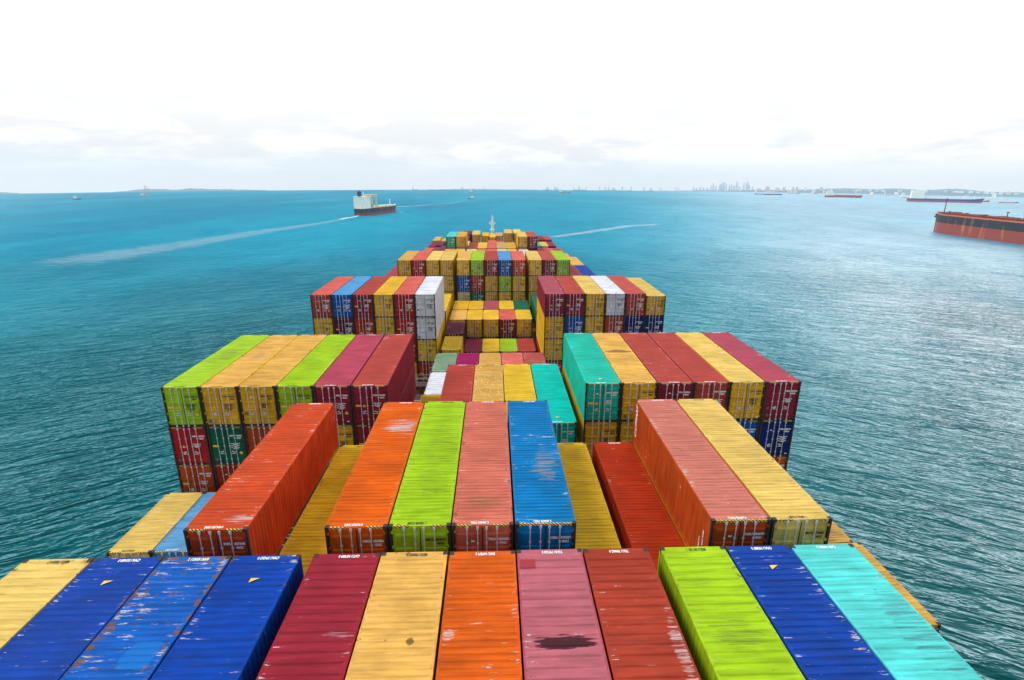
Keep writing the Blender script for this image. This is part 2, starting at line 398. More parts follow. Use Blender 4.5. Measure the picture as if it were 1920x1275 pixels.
def container(row, y0, ztop, key, L=12.192, h=HT, lod=0, pitch=None, roof=None, door=None, wear=(.25, .3, .15), code=None, roofcode=(1, 1),
              stain=None, spots=0, haz=None, plates=(), bay='', tier=0, tri=None, dx=0., extra=''):
    """lod 0: every part; 1: no roof lettering and plain castings; 2: walls, roof, doors and rods only; 3: a few pixels, roof + body"""
    r = random.Random(hash((row, round(y0*10), tier)) & 0xffff)
    if pitch is None: pitch = r.choice((.5, .24, .24))
    k = kit(L, h, pitch)
    root = bpy.data.objects.new('shipping_container', None); COL.objects.link(root); root.empty_display_size = .4
    z = ZT + ztop - h
    root.location = (rowx(row)+dx + r.uniform(-.012, .012), y0 + r.uniform(-.02, .02), z)
    root['category'] = 'container'; root['group'] = 'shipping containers stacked on the deck'
    c = pcol(key); cr = pcol(roof) if roof else c; cdoor = pcol(door) if door else c
    jit = 1 + r.uniform(-.06, .06)
    c, cr, cdoor = [tuple(v*jit for v in q) for q in (c, cr, cdoor)]
    seed = r.uniform(0, 9); parts = []
    def part(name, mesh, color=None, par=root, loc=None, paintprops=True):
        o = obj(name, mesh, par, loc)
        if color:
            o.color = (*color, 1); o['wear'] = tuple(float(v) for v in (wear if name == 'roof' else (wear[0]*.6, wear[1], min(wear[2], .08)))); o['seed'] = seed
            o['spots'] = float(spots) if name == 'roof' else 0.0
            s = stain if (stain and name == 'roof') else ((0, 0, 0), (.001, .001, 1), (0, 0, 0), (0, 0, 0))
            for n, v in zip(('stain_place', 'stain_size', 'stain_tint', 'stain_kind'), s): o[n] = tuple(float(q) for q in v)
        return o
    part('roof', k['roof'], cr)
    part('side_wall', k['left'], c); part('side_wall', k['right'], c)
    part('frame', k['frame'], c)
    part('gasket', k['gasket'])
    dl, dr = part('door', k['dl'], cdoor), part('door', k['dr'], cdoor)
    if lod < 3:
        for i, (d, rm) in enumerate(zip((dl, dl, dr, dr), k['rods'])): obj('locking_rod', rm, d)
    if lod == 0:
        for x in (-1.221, 1.221-.162):
            for y in (-.002, L-.176): obj('corner_casting', CASTING, root, (x, y, h-.116))
    tm = M_DARK if key in DARKTXT else M_WHITE
    if lod < 2 and haz is not False:
        if haz == 'full': obj('hazard_stripe', HAZFULL, root, (0, 0, h-HT))
        else:
            for hx in (-.71, .71): obj('hazard_stripe', HAZARD, root, (hx, 0, h-HT))
    code = code or r.choice(POOL)
    if lod < 3:
        small = lod >= 2; a = code.split(' ')
        up = Matrix.Rotation(R_(90), 4, 'X')
        def dtext(body, size, x, z, par, bold=.009):
            o = obj('lettering', text_mesh(body, size, tm, bold=bold, sx=.92), par, (x, .064, z)); o.rotation_euler = (R_(90), 0, 0); return o
        dtext(a[0], .15, .20, 2.14*h/HT, dr); dtext(a[1]+'  '+a[2], .15, .62, 2.14*h/HT, dr); dtext('45G1' if L > 10 else '22G1', .15, .66, 1.96*h/HT, dr)
        wt = r.choice(WT); o = dtext(wt, .078 if not small else .09, .22, 1.60, dr, .006)
        o.location.y = .009
    if lod < 2:
        if roofcode[0]:
            o = obj('lettering', text_mesh(code, .20, tm, 'CENTER', .006, 0., .56), root, (-.12, .10, h+.002))
        if roofcode[1] and L > 7:
            o = obj('lettering', text_mesh(code, .20, tm, 'CENTER', .006, 0., .56), root, (.10, L-.10, h+.002)); o.rotation_euler = (0, 0, R_(180))
    if not plates and lod < 3:
        plates = r.sample([('square', M_PLATE, -.88, .95), ('square', M_PLATE, -.86, .42), ('down', M_WHITE, -.42, .95), ('small', M_WHITE, .92, .30),
                           ('up', M_YEL, -.42, 1.45), ('wide', M_YEL, -.80, 1.45), ('small', M_WHITE, -.40, 2.15), ('round', M_YEL, .86, .92)], 3)
    for kd, mt, px, pz in plates: plate_obj(kd, mt, dl if px < 0 else dr, px, pz*h/HT)
    if tri:
        mb = MB(); tx, ty = tri; s = .15
        mb.quad((tx-s, ty+s*.7, h+.004), (tx-s*1.0, ty-s*.7, h+.004), (tx+s, ty+s*.7, h+.004))
        mb.v = [tuple(v) for v in mb.v]; o = obj('warning_mark', mb.mesh('warning_mark', M_YEL), root)
    CONTAINERS.append(dict(o=root, row=row, key=key, bay=bay, tier=tier, L=L, roof=roof, extra=extra, y0=y0))
    return root

# ------------------------------------------------------------------ the stow, bay by bay from the bridge to the bow
ST_DARK = lambda x, y, sx, sy, kd=(.9, .9, 0): ((x, y, 0), (sx, sy, 50), (.05, .012, .02), kd)
A, ZA = 4.75, 0.0
for row, key, code, kw in [
  (3, 'pale', 'MSCU 788014 7', dict(pitch=.37, wear=(.1, .35, .2))),
  (4, 'royal', 'CMAU 503680 0', dict(pitch=.28, wear=(.42, .25, .12), tri=(.05, 10.9), extra='with a yellow triangle and whitish scrapes on its roof')),
  (5, 'blue', 'AMFU 850021 2', dict(pitch=.24, wear=(.55, .72, .12), stain=((.5, 7.95, 0), (.50, .55, 50), (.01, .17, .52), (.4, .65, 0)), extra='with rusty scrapes and a lighter repainted patch')),
  (6, 'royal', 'CMAU 594263 0', dict(pitch=.28, wear=(.28, .1, .08), tri=(.05, 10.9), extra='with a yellow triangle, next to a dark gap')),
  (7, 'crimson', 'GATU 907089 0', dict(pitch=.37, wear=(.22, .1, .12), stain=((.62, 8.5, 0), (.45, .12, 50), (.40, .27, .29), (.9, .6, 1)))),
  (8, 'sand', 'MSCU 702422 0', dict(pitch=.24, wear=(.15, .3, .2), stain=((.4, 8.2, 0), (.10, .16, 50), (.05, .035, .015), (.9, .75, 0)))),
  (9, 'orange', 'INKU 647874 2', dict(pitch=.24, wear=(.32, .15, .1), stain=((-1.0, 8.35, 0), (.26, .22, 50), (.66, .60, .58), (.9, .8, 1)))),
  (10, 'pink', 'TGHU 797220 0', dict(pitch=.37, wear=(.30, .15, .30), stain=((.07, 8.0, 0), (1.02, .24, 50), (.030, .008, .012), (.75, .92, 0)), extra='with a dark stained band across its roof')),
  (11, 'brown', 'TRLU 709602 0', dict(pitch=.37, wear=(.18, .1, .08), stain=((1.0, 7.6, 0), (.22, 1.1, 50), (.60, .50, .47), (.9, .7, 1)))),
  (12, 'lime', 'MSCU 841181 1', dict(pitch=.37, wear=(.12, .25, .08), stain=((.0, 8.2, 0), (.8, .6, 50), (.11, .14, .03), (.9, .55, 1)))),
  (13, 'royal', 'CMAU 595887 0', dict(pitch=.28, wear=(.42, .1, .10), tri=(.1, 11.0), extra='with a yellow triangle, between lime and cyan ones')),
  (14, 'cyan', 'CAIU 440892 2', dict(pitch=.37, wear=(.06, .1, .12), stain=((.7, 8.2, 0), (.7, 1.8, 50), (.06, .12, .12), (.8, .6, 1)))) ]:
    container(row, A, ZA, key, code=code, bay='A', roofcode=(0, 1), **kw)
    if row == 10:
        rp = MB().box(-.28, .28, -.22, .22, 0, .002).mesh('repaint_patch', plain('red_touch_up', (150, 12, 26), .6)); obj('repaint_patch', rp, CONTAINERS[-1]['o'], (-.85, 11.45, HT-.009))
for row, key in ((6, 'maroon'), (7, 'brick'), (11, 'brown'), (12, 'rust')):
    container(row, A, ZA-2.91, key, bay='A', tier=1, roofcode=(0, 0), lod=1)
B, ZB = 18.24, .18
for row, key, code, kw in [
  (5, 'vermil', 'INKU 857348 0', dict(pitch=.24, wear=(.38, .08, .12), stain=((.65, .7, 0), (.55, .28, 50), (.60, .50, .47), (.9, .7, 1)))),
  (7, 'orange', 'INKU 656356 0', dict(pitch=.24, wear=(.22, .12, .05), stain=((.35, 8.9, 0), (.8, .95, 50), (.50, .44, .42), (.9, .95, 1)), extra='with grey scrapes in the middle of its roof')),
  (8, 'lime', 'MSCU 853921 1', dict(pitch=.24, wear=(.12, .25, .08), stain=((.2, 5.5, 0), (.9, 3.5, 50), (.12, .16, .02), (.9, .5, 1)))),
  (9, 'salmon', 'TRLU 563462 2', dict(pitch=.24, wear=(.22, .42, .22), stain=((0, 1.6, 0), (.9, .5, 50), (.22, .11, .05), (.9, .8, 1)))),
  (10, 'steel', 'CESU 529037 5', dict(pitch=.24, wear=(.28, .30, .05), haz='full', stain=((.45, 4.6, 0), (.55, 1.5, 50), (.34, .25, .15), (.9, .8, 1)), spots=.0)),
  (13, 'terra', 'TCKU 956679 0', dict(pitch=.24, roof='salmon', wear=(.45, .15, .34), haz='full')),
  (14, 'pale', 'MSCU 770481 1', dict(pitch=.24, wear=(.12, .2, .15))) ]:
    container(row, B, ZB, key, code=code, bay='B', **kw)
    if row == 13:
        root = CONTAINERS[-1]['o']
        o = obj('lettering', text_mesh('C.UTPART', .46, M_WHITE, 'LEFT', .018, .25), root, (-1.214, 11.55, .95)); o.rotation_euler = (R_(90), R_(90), R_(-90)); o.rotation_mode = 'XYZ'
        o.matrix_basis = Matrix(((0, 0, -1, -1.2125), (0, 1, 0, 0), (1, 0, 0, 0), (0, 0, 0, 1))) if False else Matrix.Translation((-1.2125, 11.55, .55)) @ Matrix(((0, 0, -1, 0), (0, 1, 0, 0), (1, 0, 0, 0), (0, 0, 0, 1))).to_4x4()
        for dy, zz, ln in ((.95, .4, 'TCKU 956679 0'), (.62, 1.2, '45G1 30480')):
            o = obj('lettering', text_mesh(ln, .15, M_WHITE, 'LEFT', .005), root); o.matrix_basis = Matrix.Translation((-1.2125, dy, zz)) @ Matrix(((0, 0, -1, 0), (0, 1, 0, 0), (1, 0, 0, 0), (0, 0, 0, 1))).to_4x4()
for row, key, kw in [(6, 'gold', dict(wear=(.12, .3, .05))), (11, 'yellow', dict(wear=(.12, .3, .05))), (12, 'rust', dict(wear=(.15, .1, .05))), (13, 'yellow', {})]:
    container(row, B, ZB-2.91, key, bay='B', tier=1, pitch=.24, **kw)
for row, y0, key, kw in [(1, 26.4, 'pale', {}), (2, 26.4, 'sky', dict(wear=(.4, .45, .3))), (17, 26.2, 'sand', dict(stain=((.3, .8, 0), (.8, .5, 50), (.14, .11, .10), (.9, .9, 1)), extra='with dark stains at its near end')), (17, 20.0, 'sand', dict(dx=.28))]:
    container(row, y0, -7.2 if row < 5 else (-7.25 if y0 > 20 else -7.2), key, L=6.058, bay='B', tier=2, pitch=.24, lod=0, h=2.591, **kw)
C, ZC = 33.89, -.15
for row, key, kw in [(1, 'lime', dict(wear=(.1, .2, .15), stain=((0, 7, 0), (.9, 2.2, 50), (.16, .19, .05), (.9, .5, 1)))), (2, 'yellow', dict(roof='sand', stain=((0, 6.5, 0), (.4, .4, 50), (.40, .26, .20), (.9, .6, 0)))),
  (3, 'yellow', dict(roof='sand', wear=(.15, .35, .12))), (4, 'lime', dict(wear=(.2, .1, .05))), (5, 'maroon', dict(roof='rose', wear=(.12, .12, .05))), (6, 'maroon', dict(roof='brick', pitch=.24)),
  (12, 'teal', dict(wear=(.1, .15, .1), tri=(.0, .9))), (13, 'yellow', dict(roof='sand', stain=((.1, 7.0, 0), (1.0, .5, 50), (.16, .10, .05), (.9, .8, 0)), wear=(.15, .4, .15), extra='with a dark stain on its roof')),
  (14, 'maroon', dict(roof='brick', pitch=.24, wear=(.3, .1, .15))), (15, 'brick', dict(wear=(.1, .1, .15))), (16, 'yellow', dict(roof='pale')), (17, 'maroon', dict(roof='rose'))]:
    kw.setdefault('pitch', .24); container(row, C, ZC, key, bay='C', **kw)
for row, key, kw in [(1, 'red', {}), (2, 'green', {}), (3, 'terra', {}), (5, 'gold', {}), (6, 'maroon', {}), (8, 'brick', dict(wear=(.22, .1, .1))), (9, 'sand', dict(spots=.85, extra='covered in white spots')),
  (10, 'gold', dict(stain=((0, 3.2, 0), (1.1, .5, 50), (.22, .13, .04), (.9, .6, 1)))), (11, 'turq', dict(tri=(.0, .9), wear=(.12, .1, .0))), (12, 'yellow', {}), (13, 'yellow', {}), (16, 'blue', {}), (17, 'navy', {})]:
    kw.setdefault('pitch', .24); container(row, C, ZC-2.91, key, bay='C', tier=1, lod=0 if 8 <= row <= 11 else 1, roofcode=(1, 1) if 8 <= row <= 11 else (0, 0), **kw)
for row, key in [(1, 'terra'), (2, 'rust'), (7, 'yellow'), (12, 'gold'), (17, 'terra')]:
    container(row, C, ZC-5.82, key, bay='C', tier=2, lod=1, roofcode=(0, 0))
S20 = dict(L=6.058, lod=1)
for row, y, key, z in [(7, 47.4, 'white', -6.55), (7, 53.7, 'grey', -6.55), (8, 53.7, 'magenta', -6.55), (9, 53.7, 'sand', -6.55), (10, 53.7, 'coral', -6.55), (11, 53.7, 'brick', -6.55)]:
    container(row, y, z, key, bay='C2', tier=2, wear=(.42, .4, .25) if key in ('grey', 'coral', 'brick', 'white') else (.15, .2, .1), roofcode=(1, 0), **S20)
D, ZD = 64.2, -.53
for row, key, kw in [(1, 'terra', dict(roof='coral', door='brick')), (2, 'blue', dict(roof='sky')), (3, 'maroon', dict(roof='brick')), (4, 'yellow', {}), (5, 'red', dict(roof='coral')), (6, 'white', dict(wear=(.2, .5, .0))),
  (12, 'maroon', dict(roof='pink')), (13, 'maroon', dict(roof='brick')), (14, 'yellow', dict(roof='pale')), (15, 'white', dict(wear=(.2, .55, 0))), (16, 'brick', {}), (17, 'yellow', dict(roof='pale', h=2.591))]:
    container(row, D, ZD - (.3 if row == 17 else 0), key, bay='D', lod=2, **kw)
for row, key in [(1, 'yellow'), (2, 'plum'), (3, 'rust'), (4, 'yellow'), (5, 'red'), (6, 'white'), (12, 'yellow'), (13, 'blue'), (14, 'yellow'), (15, 'brick'), (16, 'navy'), (17, 'navy')]:
    container(row, D, ZD-2.91, key, bay='D', tier=1, lod=2, wear=(.2, .6, 0) if key == 'white' else (.2, .2, .1))
for row, key, k in [(5, 'red', 2), (6, 'gold', 2), (12, 'gold', 2), (5, 'yellow', 3), (6, 'rust', 3), (12, 'vermil', 3)]:
    container(row, D, ZD-2.91*k, key, bay='D', tier=k, lod=2)
S20 = dict(L=6.058, lod=2)
container(7, 64.5, -7.72, 'gold', bay='D', tier=2, **S20); container(7, 70.7, -7.43, 'plum', bay='D', tier=2, **S20)
for row, key in [(8, 'maroon'), (9, 'gold'), (10, 'lime'), (11, 'brick')]: container(row, 70.3, -9.9, key, bay='D', tier=3, **S20)
for row, key in [(7, 'sand'), (8, 'yellow'), (9, 'yellow'), (10, 'coral'), (11, 'gold')]: container(row, 78.1, -7.43, key, door='gold' if key == 'sand' else 'maroon' if key == 'coral' else None, bay='D2', tier=2, **S20)
for row, key in [(7, 'yellow'), (8, 'yellow'), (9, 'pink'), (10, 'gold'), (11, 'green')]: container(row, 84.5, -7.43, key, bay='D3', tier=2, **S20)
container(6, 78.0, -6.1, 'gold', bay='D2', tier=2, lod=2); container(12, 78.0, -6.1, 'green', bay='D2', tier=2, lod=2)
E_, ZE = 95.87, -1.26
for row, key, kw in [(3, 'yellow', dict(roof='sand')), (4, 'red', dict(roof='coral')), (5, 'yellow', dict(roof='pale')), (6, 'yellow', dict(roof='pale')), (7, 'gold', dict(roof='sand')), (8, 'lime', {}), (9, 'maroon', dict(roof='brick')),
  (10, 'steel', dict(roof='sky', door='blue')), (11, 'vermil', dict(roof='coral')), (12, 'gold', dict(roof='pale')), (13, 'maroon', dict(roof='brick')), (14, 'lime', {})]:
    container(row, E_, ZE, key, bay='E', lod=2, **kw)
for row, key in [(2, 'maroon'), (6, 'yellow'), (7, 'blue'), (8, 'rust'), (9, 'yellow'), (10, 'lime'), (11, 'gold'), (12, 'yellow'), (15, 'maroon'), (16, 'royal')]:
    container(row, E_, ZE-2.91, key, bay='E', tier=1, lod=2, roof='rose' if key == 'maroon' else None)
for row, key in [(6, 'yellow'), (7, 'cream'), (8, 'green'), (9, 'yellow'), (10, 'gold'), (11, 'yellow'), (12, 'gold')]:
    container(row, E_, ZE-5.82, key, bay='E', tier=2, lod=2)
def kz(k): return ZE - 2.91*k
container(16, 109.4, kz(1.12), 'sand', bay='E2', tier=1, lod=3)
for row, key, k in [(3, 'brick', 1.55), (4, 'rose', 1.5), (5, 'sand', 1.2), (6, 'sand', 1.2), (7, 'cream', 1.2), (8, 'coral', 1.2), (9, 'coral', 1.2), (10, 'cream', 1.2), (11, 'yellow', 1.2), (12, 'white', 1.25), (13, 'pink', 1.6), (14, 'royal', 1.6), (15, 'tan', 1.6), (16, 'sand', 1.6)]:
    container(row, 125.0, kz(k), key, bay='F', tier=1, lod=3)
for row, key, k, rf in [(5, 'teal', .2, 'cyan'), (6, 'yellow', .2, 'sand'), (12, 'yellow', .2, 'pale'), (13, 'maroon', .2, 'brick')]:
    container(row, 138.5, kz(k), key, bay='F2', tier=0, lod=2, roof=rf)
for row, key, k in [(7, 'brick', 1.2), (8, 'yellow', 1.2), (9, 'coral', 1.2), (10, 'tan', 1.2), (11, 'yellow', 1.2), (6, 'cream', 1.2), (5, 'tan', 1.2), (12, 'yellow', 1.2), (13, 'plum', 1.2), (4, 'plum', 1.9), (14, 'rose', 1.75), (15, 'coral', 1.75), (16, 'pink', 1.75)]:
    container(row, 138.5, kz(k), key, bay='F2', tier=1, lod=3)
for row, key, k in [(6, 'cream', 1.7), (7, 'maroon', 2.1), (8, 'blue', 2.0), (9, 'coral', 1.65), (10, 'coral', 1.9)]:
    container(row, 154.2, kz(k), key, bay='G', tier=2, lod=3)
for row, key, k, t_, lod in [(6, 'maroon', 1.1, 1, 2), (7, 'yellow', 1.1, 1, 2), (11, 'yellow', .95, 1, 2), (12, 'yellow', .95, 1, 2), (6, 'plum', 2.1, 2, 3), (1, 'coral', 3.0, 3, 3), (2, 'maroon', 2.95, 3, 3), (3, 'plum', 2.75, 3, 3), (4, 'sand', 2.5, 3, 3)]:
    container(row, 167.7, kz(k), key, bay='G2', tier=t_, lod=lod, roof='pale' if key == 'yellow' else None)
for row, key, k in [(1, 'maroon', 3.05), (2, 'plum', 2.9), (10, 'coral', 2.9), (15, 'teal', 3.0), (16, 'sand', 3.0), (17, 'maroon', 3.0)]:
    container(row, 183.3, kz(k), key, bay='H', tier=3, lod=3)
for row, key, k in [(1, 'sand', 2.9), (2, 'yellow', 3.1), (3, 'gold', 2.95), (8, 'yellow', 2.35), (9, 'gold', 2.5), (10, 'tan', 2.35), (15, 'yellow', 2.8), (16, 'maroon', 2.8), (17, 'rose', 2.8)]:
    container(row, 197.0, kz(k), key, bay='H2', tier=2, lod=3)

# labels: where each container is and what stands beside it
BAYN = {'A': 'nearest row', 'B': 'second row', 'C': 'third row', 'C2': 'short middle row behind the third row', 'D': 'fourth row', 'D2': 'short middle row behind the fourth', 'D3': 'farther short row behind the fourth',
        'E': 'fifth row', 'E2': 'strip beyond the fifth row', 'F': 'sixth row', 'F2': 'seventh row', 'G': 'eighth row', 'G2': 'ninth row', 'H': 'tenth row', 'H2': 'last row at the bow'}
TIERN = ['on the top tier', 'one tier down', 'two tiers down', 'low in the stack']
def colname(c): return PAL[c['key']][0]
def make_labels():
    cand = []
    for c in CONTAINERS:
        peers = sorted([d for d in CONTAINERS if d['bay'] == c['bay'] and d['tier'] == c['tier'] and abs(d['y0']-c['y0']) < 1], key=lambda d: d['row'])
        i = peers.index(c); le = peers[i-1] if i else None; ri = peers[i+1] if i+1 < len(peers) else None
        adj = lambda d: d is not None and abs(d['row']-c['row']) == 1
        rt = f" with {PAL[c['roof']][0]} roof" if c['roof'] and c['roof'] != c['key'] and PAL[c['roof']][0] != colname(c) else ''
        size = 'short ' if c['L'] < 7 else ''
        head = f"{size}{colname(c)} container"
        tier = TIERN[c['tier']]; bay = BAYN[c['bay']]
        opts = []
        if c['extra']: opts.append(f"{head} {c['extra']}, {bay}")
        if adj(le) and adj(ri): opts.append(f"{head}{rt}, {tier}, {bay}, between {colname(le)} and {colname(ri)}")
        elif adj(le): opts.append(f"{head}{rt}, {tier}, {bay}, right of the {colname(le)} one")
        elif adj(ri): opts.append(f"{head}{rt}, {tier}, {bay}, left of the {colname(ri)} one")
        opts.append(f"{head}{rt}, {tier}, {bay}")
        n = [d for d in peers if d['key'] == c['key'] and (d['L'] < 7) == (c['L'] < 7)]; j = n.index(c)
        words = ['first', 'second', 'third', 'fourth', 'fifth']
        if len(n) > 1: opts.append(f"{words[j]} {head} from the left, {tier}, {bay}")
        for y in ('nearer', 'farther'): opts.append(f"{y} {head}, {tier}, {bay}")
        opts.append(f"{head}, {tier}, {bay}")
        cand.append((c, [o for o in opts if len(o.split()) <= 16]))
    count = {}
    for _, os_ in cand:
        for o in set(os_): count[o] = count.get(o, 0) + 1
    for c, os_ in cand:
        c['o']['label'] = next((o for o in os_ if count[o] == 1), os_[-1])
make_labels()

# ------------------------------------------------------------------ own ship: hull, hatch deck, lashing bridges, foremast
def hullx(y):                              # half breadth
    return 21.1 if y < 165 else 21.1*math.sqrt(max(0., 1-((y-165)/78.)**2.2))
deckz = ZT-12.9
mb = MB(); ys = list(range(-40, 160, 20)) + [160, 170, 180, 190, 200, 210, 220, 228, 234, 239, 242.5]
for s in (-1, 1):
    rows = [[(s*hullx(y), y, deckz+.6), (s*hullx(y), y, deckz-6), (s*hullx(y-4)*.97, y, 4), (s*hullx(y-12)*.9, y-1, -8)] for y in ys]
    mb.grid(rows, flip=s < 0)
mb.quad((-21.1, -40, deckz+.6), (21.1, -40, deckz+.6), (19, -40, -8), (-19, -40, -8))
hull = obj('container_ship', mb.mesh('container_ship', plain('hull_paint', (28, 34, 48), .5, 0, .2, .3)))
tag(hull, 'dark hull of the container ship the photo is taken from', 'ship')
mb = MB(); mb.grid([[(-hullx(y)+.02, y, deckz), (hullx(y)-.02, y, deckz)] for y in ys], flip=True)
obj('deck', mb.mesh('deck', plain('deck_paint', (96, 42, 36), .7, 0, .25, .4)), hull)
mh = plain('hatch_paint', (70, 52, 44), .7, 0, .3, .5)
for y0, y1 in ((3, 31), (33.5, 60), (64, 90.5), (95.5, 122), (124.5, 151), (154, 180)):
    for x0, x1 in ((-21, -8), (-7, 7), (8, 21)):
        hb = MB().box(x0 if abs(x0) < 20 or y0 < 150 else -14, x1 if abs(x1) < 20 or y0 < 150 else 14, y0, y1, deckz+.005, deckz+1.1)
        obj('hatch_cover', hb.mesh('hatch_cover', mh), hull)
M_RAIL = plain('bridge_steel', (190, 190, 188), .5, .1, .2, 5); M_BRG = plain('lashing_bridge_paint', (92, 74, 58), .7, 0, .35, 2)
for yb, lab in ((31.9, 'steel lashing bridge crossing the deck before the third row'), (61.6, 'steel lashing bridge with grey posts before the fourth row'), (93.2, 'steel lashing bridge crossing the deck before the fifth row'), (123.2, 'steel lashing bridge crossing the deck before the sixth row')):
    zt_ = -11.2
    lb = thing('lashing_bridge', lab, 'lashing bridge', (0, yb, deckz), 0, 'lashing bridges between container rows'); zz = (ZT+zt_) - deckz
    obj('platform', MB().box(-20.9, 20.9, -.55, .55, zz-.12, zz).box(-20.9, 20.9, -.55, .55, zz-2.9, zz-2.8).mesh('platform', M_BRG), lb)
    pm = MB().box(-.12, .12, -.1, .1, 0, zz-.12).mesh('post', M_BRG)
    for i in range(18):
        for yy in (-.4, .4): obj('post', pm, lb, (-20.8 + i*2.447, yy, 0))
    rm = MB()
    for yy in (-.54, .54):
        for hh in (.5, 1.05): rm.tube((-20.9, yy, zz+hh), (20.9, yy, zz+hh), .025, 6)
        for i in range(29): rm.tube((-20.9+i*1.49, yy, zz), (-20.9+i*1.49, yy, zz+1.05), .022, 5)
    obj('railing', rm.mesh('railing', M_RAIL), lb)
# deck gear seen in the slot beside the white container
gear = thing('ventilator', 'grey rusty deck ventilator in the gap beside the white container', 'ventilator', (rowx(6)+.9, 47.2, ZT-10.2))
obj('post', MB().tube((-1.05, .2, -2.5), (-1.05, .2, 3.1), .11, 10).mesh('post', M_RAIL), gear)
obj('rail', MB().tube((-1.05, .2, 3.05), (.6, .2, 3.05), .05, 8).tube((-1.05, .2, 2.5), (.6, .2, 2.5), .04, 8).mesh('rail', M_RAIL), gear)
obj('housing', MB().box(-.8, .5, .4, 1.6, -2.5, 1.2).tube((-.2, .38, .5), (-.2, .1, .5), .42, 16).tube((-.2, .12, .5), (-.2, -.02, .5), .2, 12).mesh('housing', M_BRG), gear)
mw = plain('mast_white', (236, 236, 236), .5, 0, .06, 2)
ms = thing('foremast', 'white foremast with a crosstree standing on the bow', 'mast', (-.05, 224, deckz))
zb = ZT-9.4-deckz
obj('pole', MB().tube((0, 0, 0), (0, 0, zb+1.2), .75, 12, .62).tube((0, 0, zb+1.2), (0, 0, zb+6.2), .55, 12, .24).mesh('pole', mw), ms)
obj('platform', MB().box(-1.0, 1.0, -.9, .9, zb+.7, zb+.95).box(-1.45, 1.45, -.12, .12, zb+3.35, zb+3.75).box(-.95, .95, -.5, .5, zb+3.0, zb+3.15).mesh('platform', mw), ms)
obj('railing', MB().tube((-.95, -.5, zb+4.3), (.95, -.5, zb+4.3), .06, 6).tube((-.95, -.5, zb+3.1), (-.95, -.5, zb+4.3), .06, 6).tube((.95, -.5, zb+3.1), (.95, -.5, zb+4.3), .06, 6).tube((-1.4, 0, zb+3.5), (0, 0, zb+2.3), .08, 6).tube((1.4, 0, zb+3.5), (0, 0, zb+2.3), .08, 6).mesh('railing', mw), ms)
obj('lantern', MB().tube((.25, 0, zb+5.4), (.6, 0, zb+5.4), .09, 8).tube((.6, 0, zb+5.25), (.6, 0, zb+5.65), .14, 10).tube((0, 0, zb+6.2), (0, 0, zb+6.45), .34, 12).mesh('lantern', mw), ms)

# ------------------------------------------------------------------ sea: a curved sheet whose horizon dips as in the photo
DIP = .0280
R_E = 2*H_CAM/DIP**2; HORD = 2*H_CAM/DIP
def sea_z(x, y): return -((x-CX)**2 + y**2)/(2*R_E)
def pix_dir(px, py): return (CR*((px-960)/F_PX) + CU*((637.5-py)/F_PX) + CF)
def at(px, py):
    d = pix_dir(px, py).normalized(); h2 = d.x**2+d.y**2
    a, b, c = h2/(2*R_E), d.z, H_CAM               # z = H + t*dz = -t^2 h2/2R
    disc = b*b - 4*a*c
    tt = (-b - math.sqrt(disc))/(2*a) if disc > 0 else -b/(2*a)
    p = CAM + d*tt; p.z = sea_z(p.x, p.y); return p
def along(px, dist):                                 # point on the sea in the direction of a pixel column
    d = pix_dir(px, 355); d.z = 0; d.normalize(); p = CAM + d*dist; p.z = sea_z(p.x, p.y); return p
mb = MB(); rad = [2]; 
while rad[-1] < 9000: rad.append(rad[-1]*1.06 + 1.5)
NA = 180; vs = [(CX, 0, 0)]; mb.v = vs
for r_ in rad:
    for i in range(NA):
        a = 2*math.pi*i/NA; mb.v.append((CX + r_*math.sin(a), r_*math.cos(a), -r_*r_/(2*R_E)))
for i in range(NA): mb.f.append((0, 1+(i+1) % NA, 1+i))
for k in range(len(rad)-1):
    for i in range(NA):
        j = (i+1) % NA; a0 = 1+k*NA; mb.f.append((a0+i, a0+j, a0+NA+j, a0+NA+i))
m, t = newmat('sea_water')
pos = t.n('ShaderNodeNewGeometry').outputs['Position']; px_, py_, pz_ = t.sep(pos)
ax = t.math('SMOOTH_MAX', px_, t.math('MULTIPLY', px_, -1.0), 30.)
# wave crests trail outward and aft from the bow on both sides
def crest(phi, sc, st, seed):
    c, s = math.cos(R_(phi)), math.sin(R_(phi))
    u = t.math('ADD', t.math('MULTIPLY', ax, c), t.math('MULTIPLY', py_, -s)); v = t.math('ADD', t.math('MULTIPLY', ax, s), t.math('MULTIPLY', py_, c))
    return t.comb(t.math('MULTIPLY', u, sc/st), t.math('MULTIPLY', v, sc), t.math('ADD', seed, t.math('MULTIPLY', t.math('SIGN', px_), 5.0)))
def ridge(v, k=1.5): return t.math('POWER', t.math('SUBTRACT', 1.0, t.math('ABSOLUTE', t.math('MULTIPLY_ADD', v, 3.2, -1.6)), clamp=True), k)
w1 = t.noise(crest(24, .10, 3.4, 1.0), 1, 2, .5, .35)
w2 = ridge(t.noise(crest(30, .22, 3.4, 7.0), 1, 3, .55, .4), 1.3)
w3 = ridge(t.noise(crest(18, .52, 3.0, 13.0), 1, 3, .6, .5), 1.3)
dist = t.vmath('DISTANCE', pos, Vector((CX, 0, H_CAM)))
big = t.noise(t.comb(t.math('MULTIPLY', px_, .004), t.math('MULTIPLY', py_, .0016), 2.), 1, 4, .55, .5)
gust = t.mapr(t.noise(t.comb(t.math('MULTIPLY', px_, .03), t.math('MULTIPLY', py_, .018), 5.), 1, 3, .55, .3), .34, .66, .75, 1.25)
hgt = t.math('MULTIPLY', gust, t.math('ADD', t.math('MULTIPLY', w1, 3.2), t.math('ADD', t.math('MULTIPLY', w2, 1.25), t.math('MULTIPLY', w3, .36))))
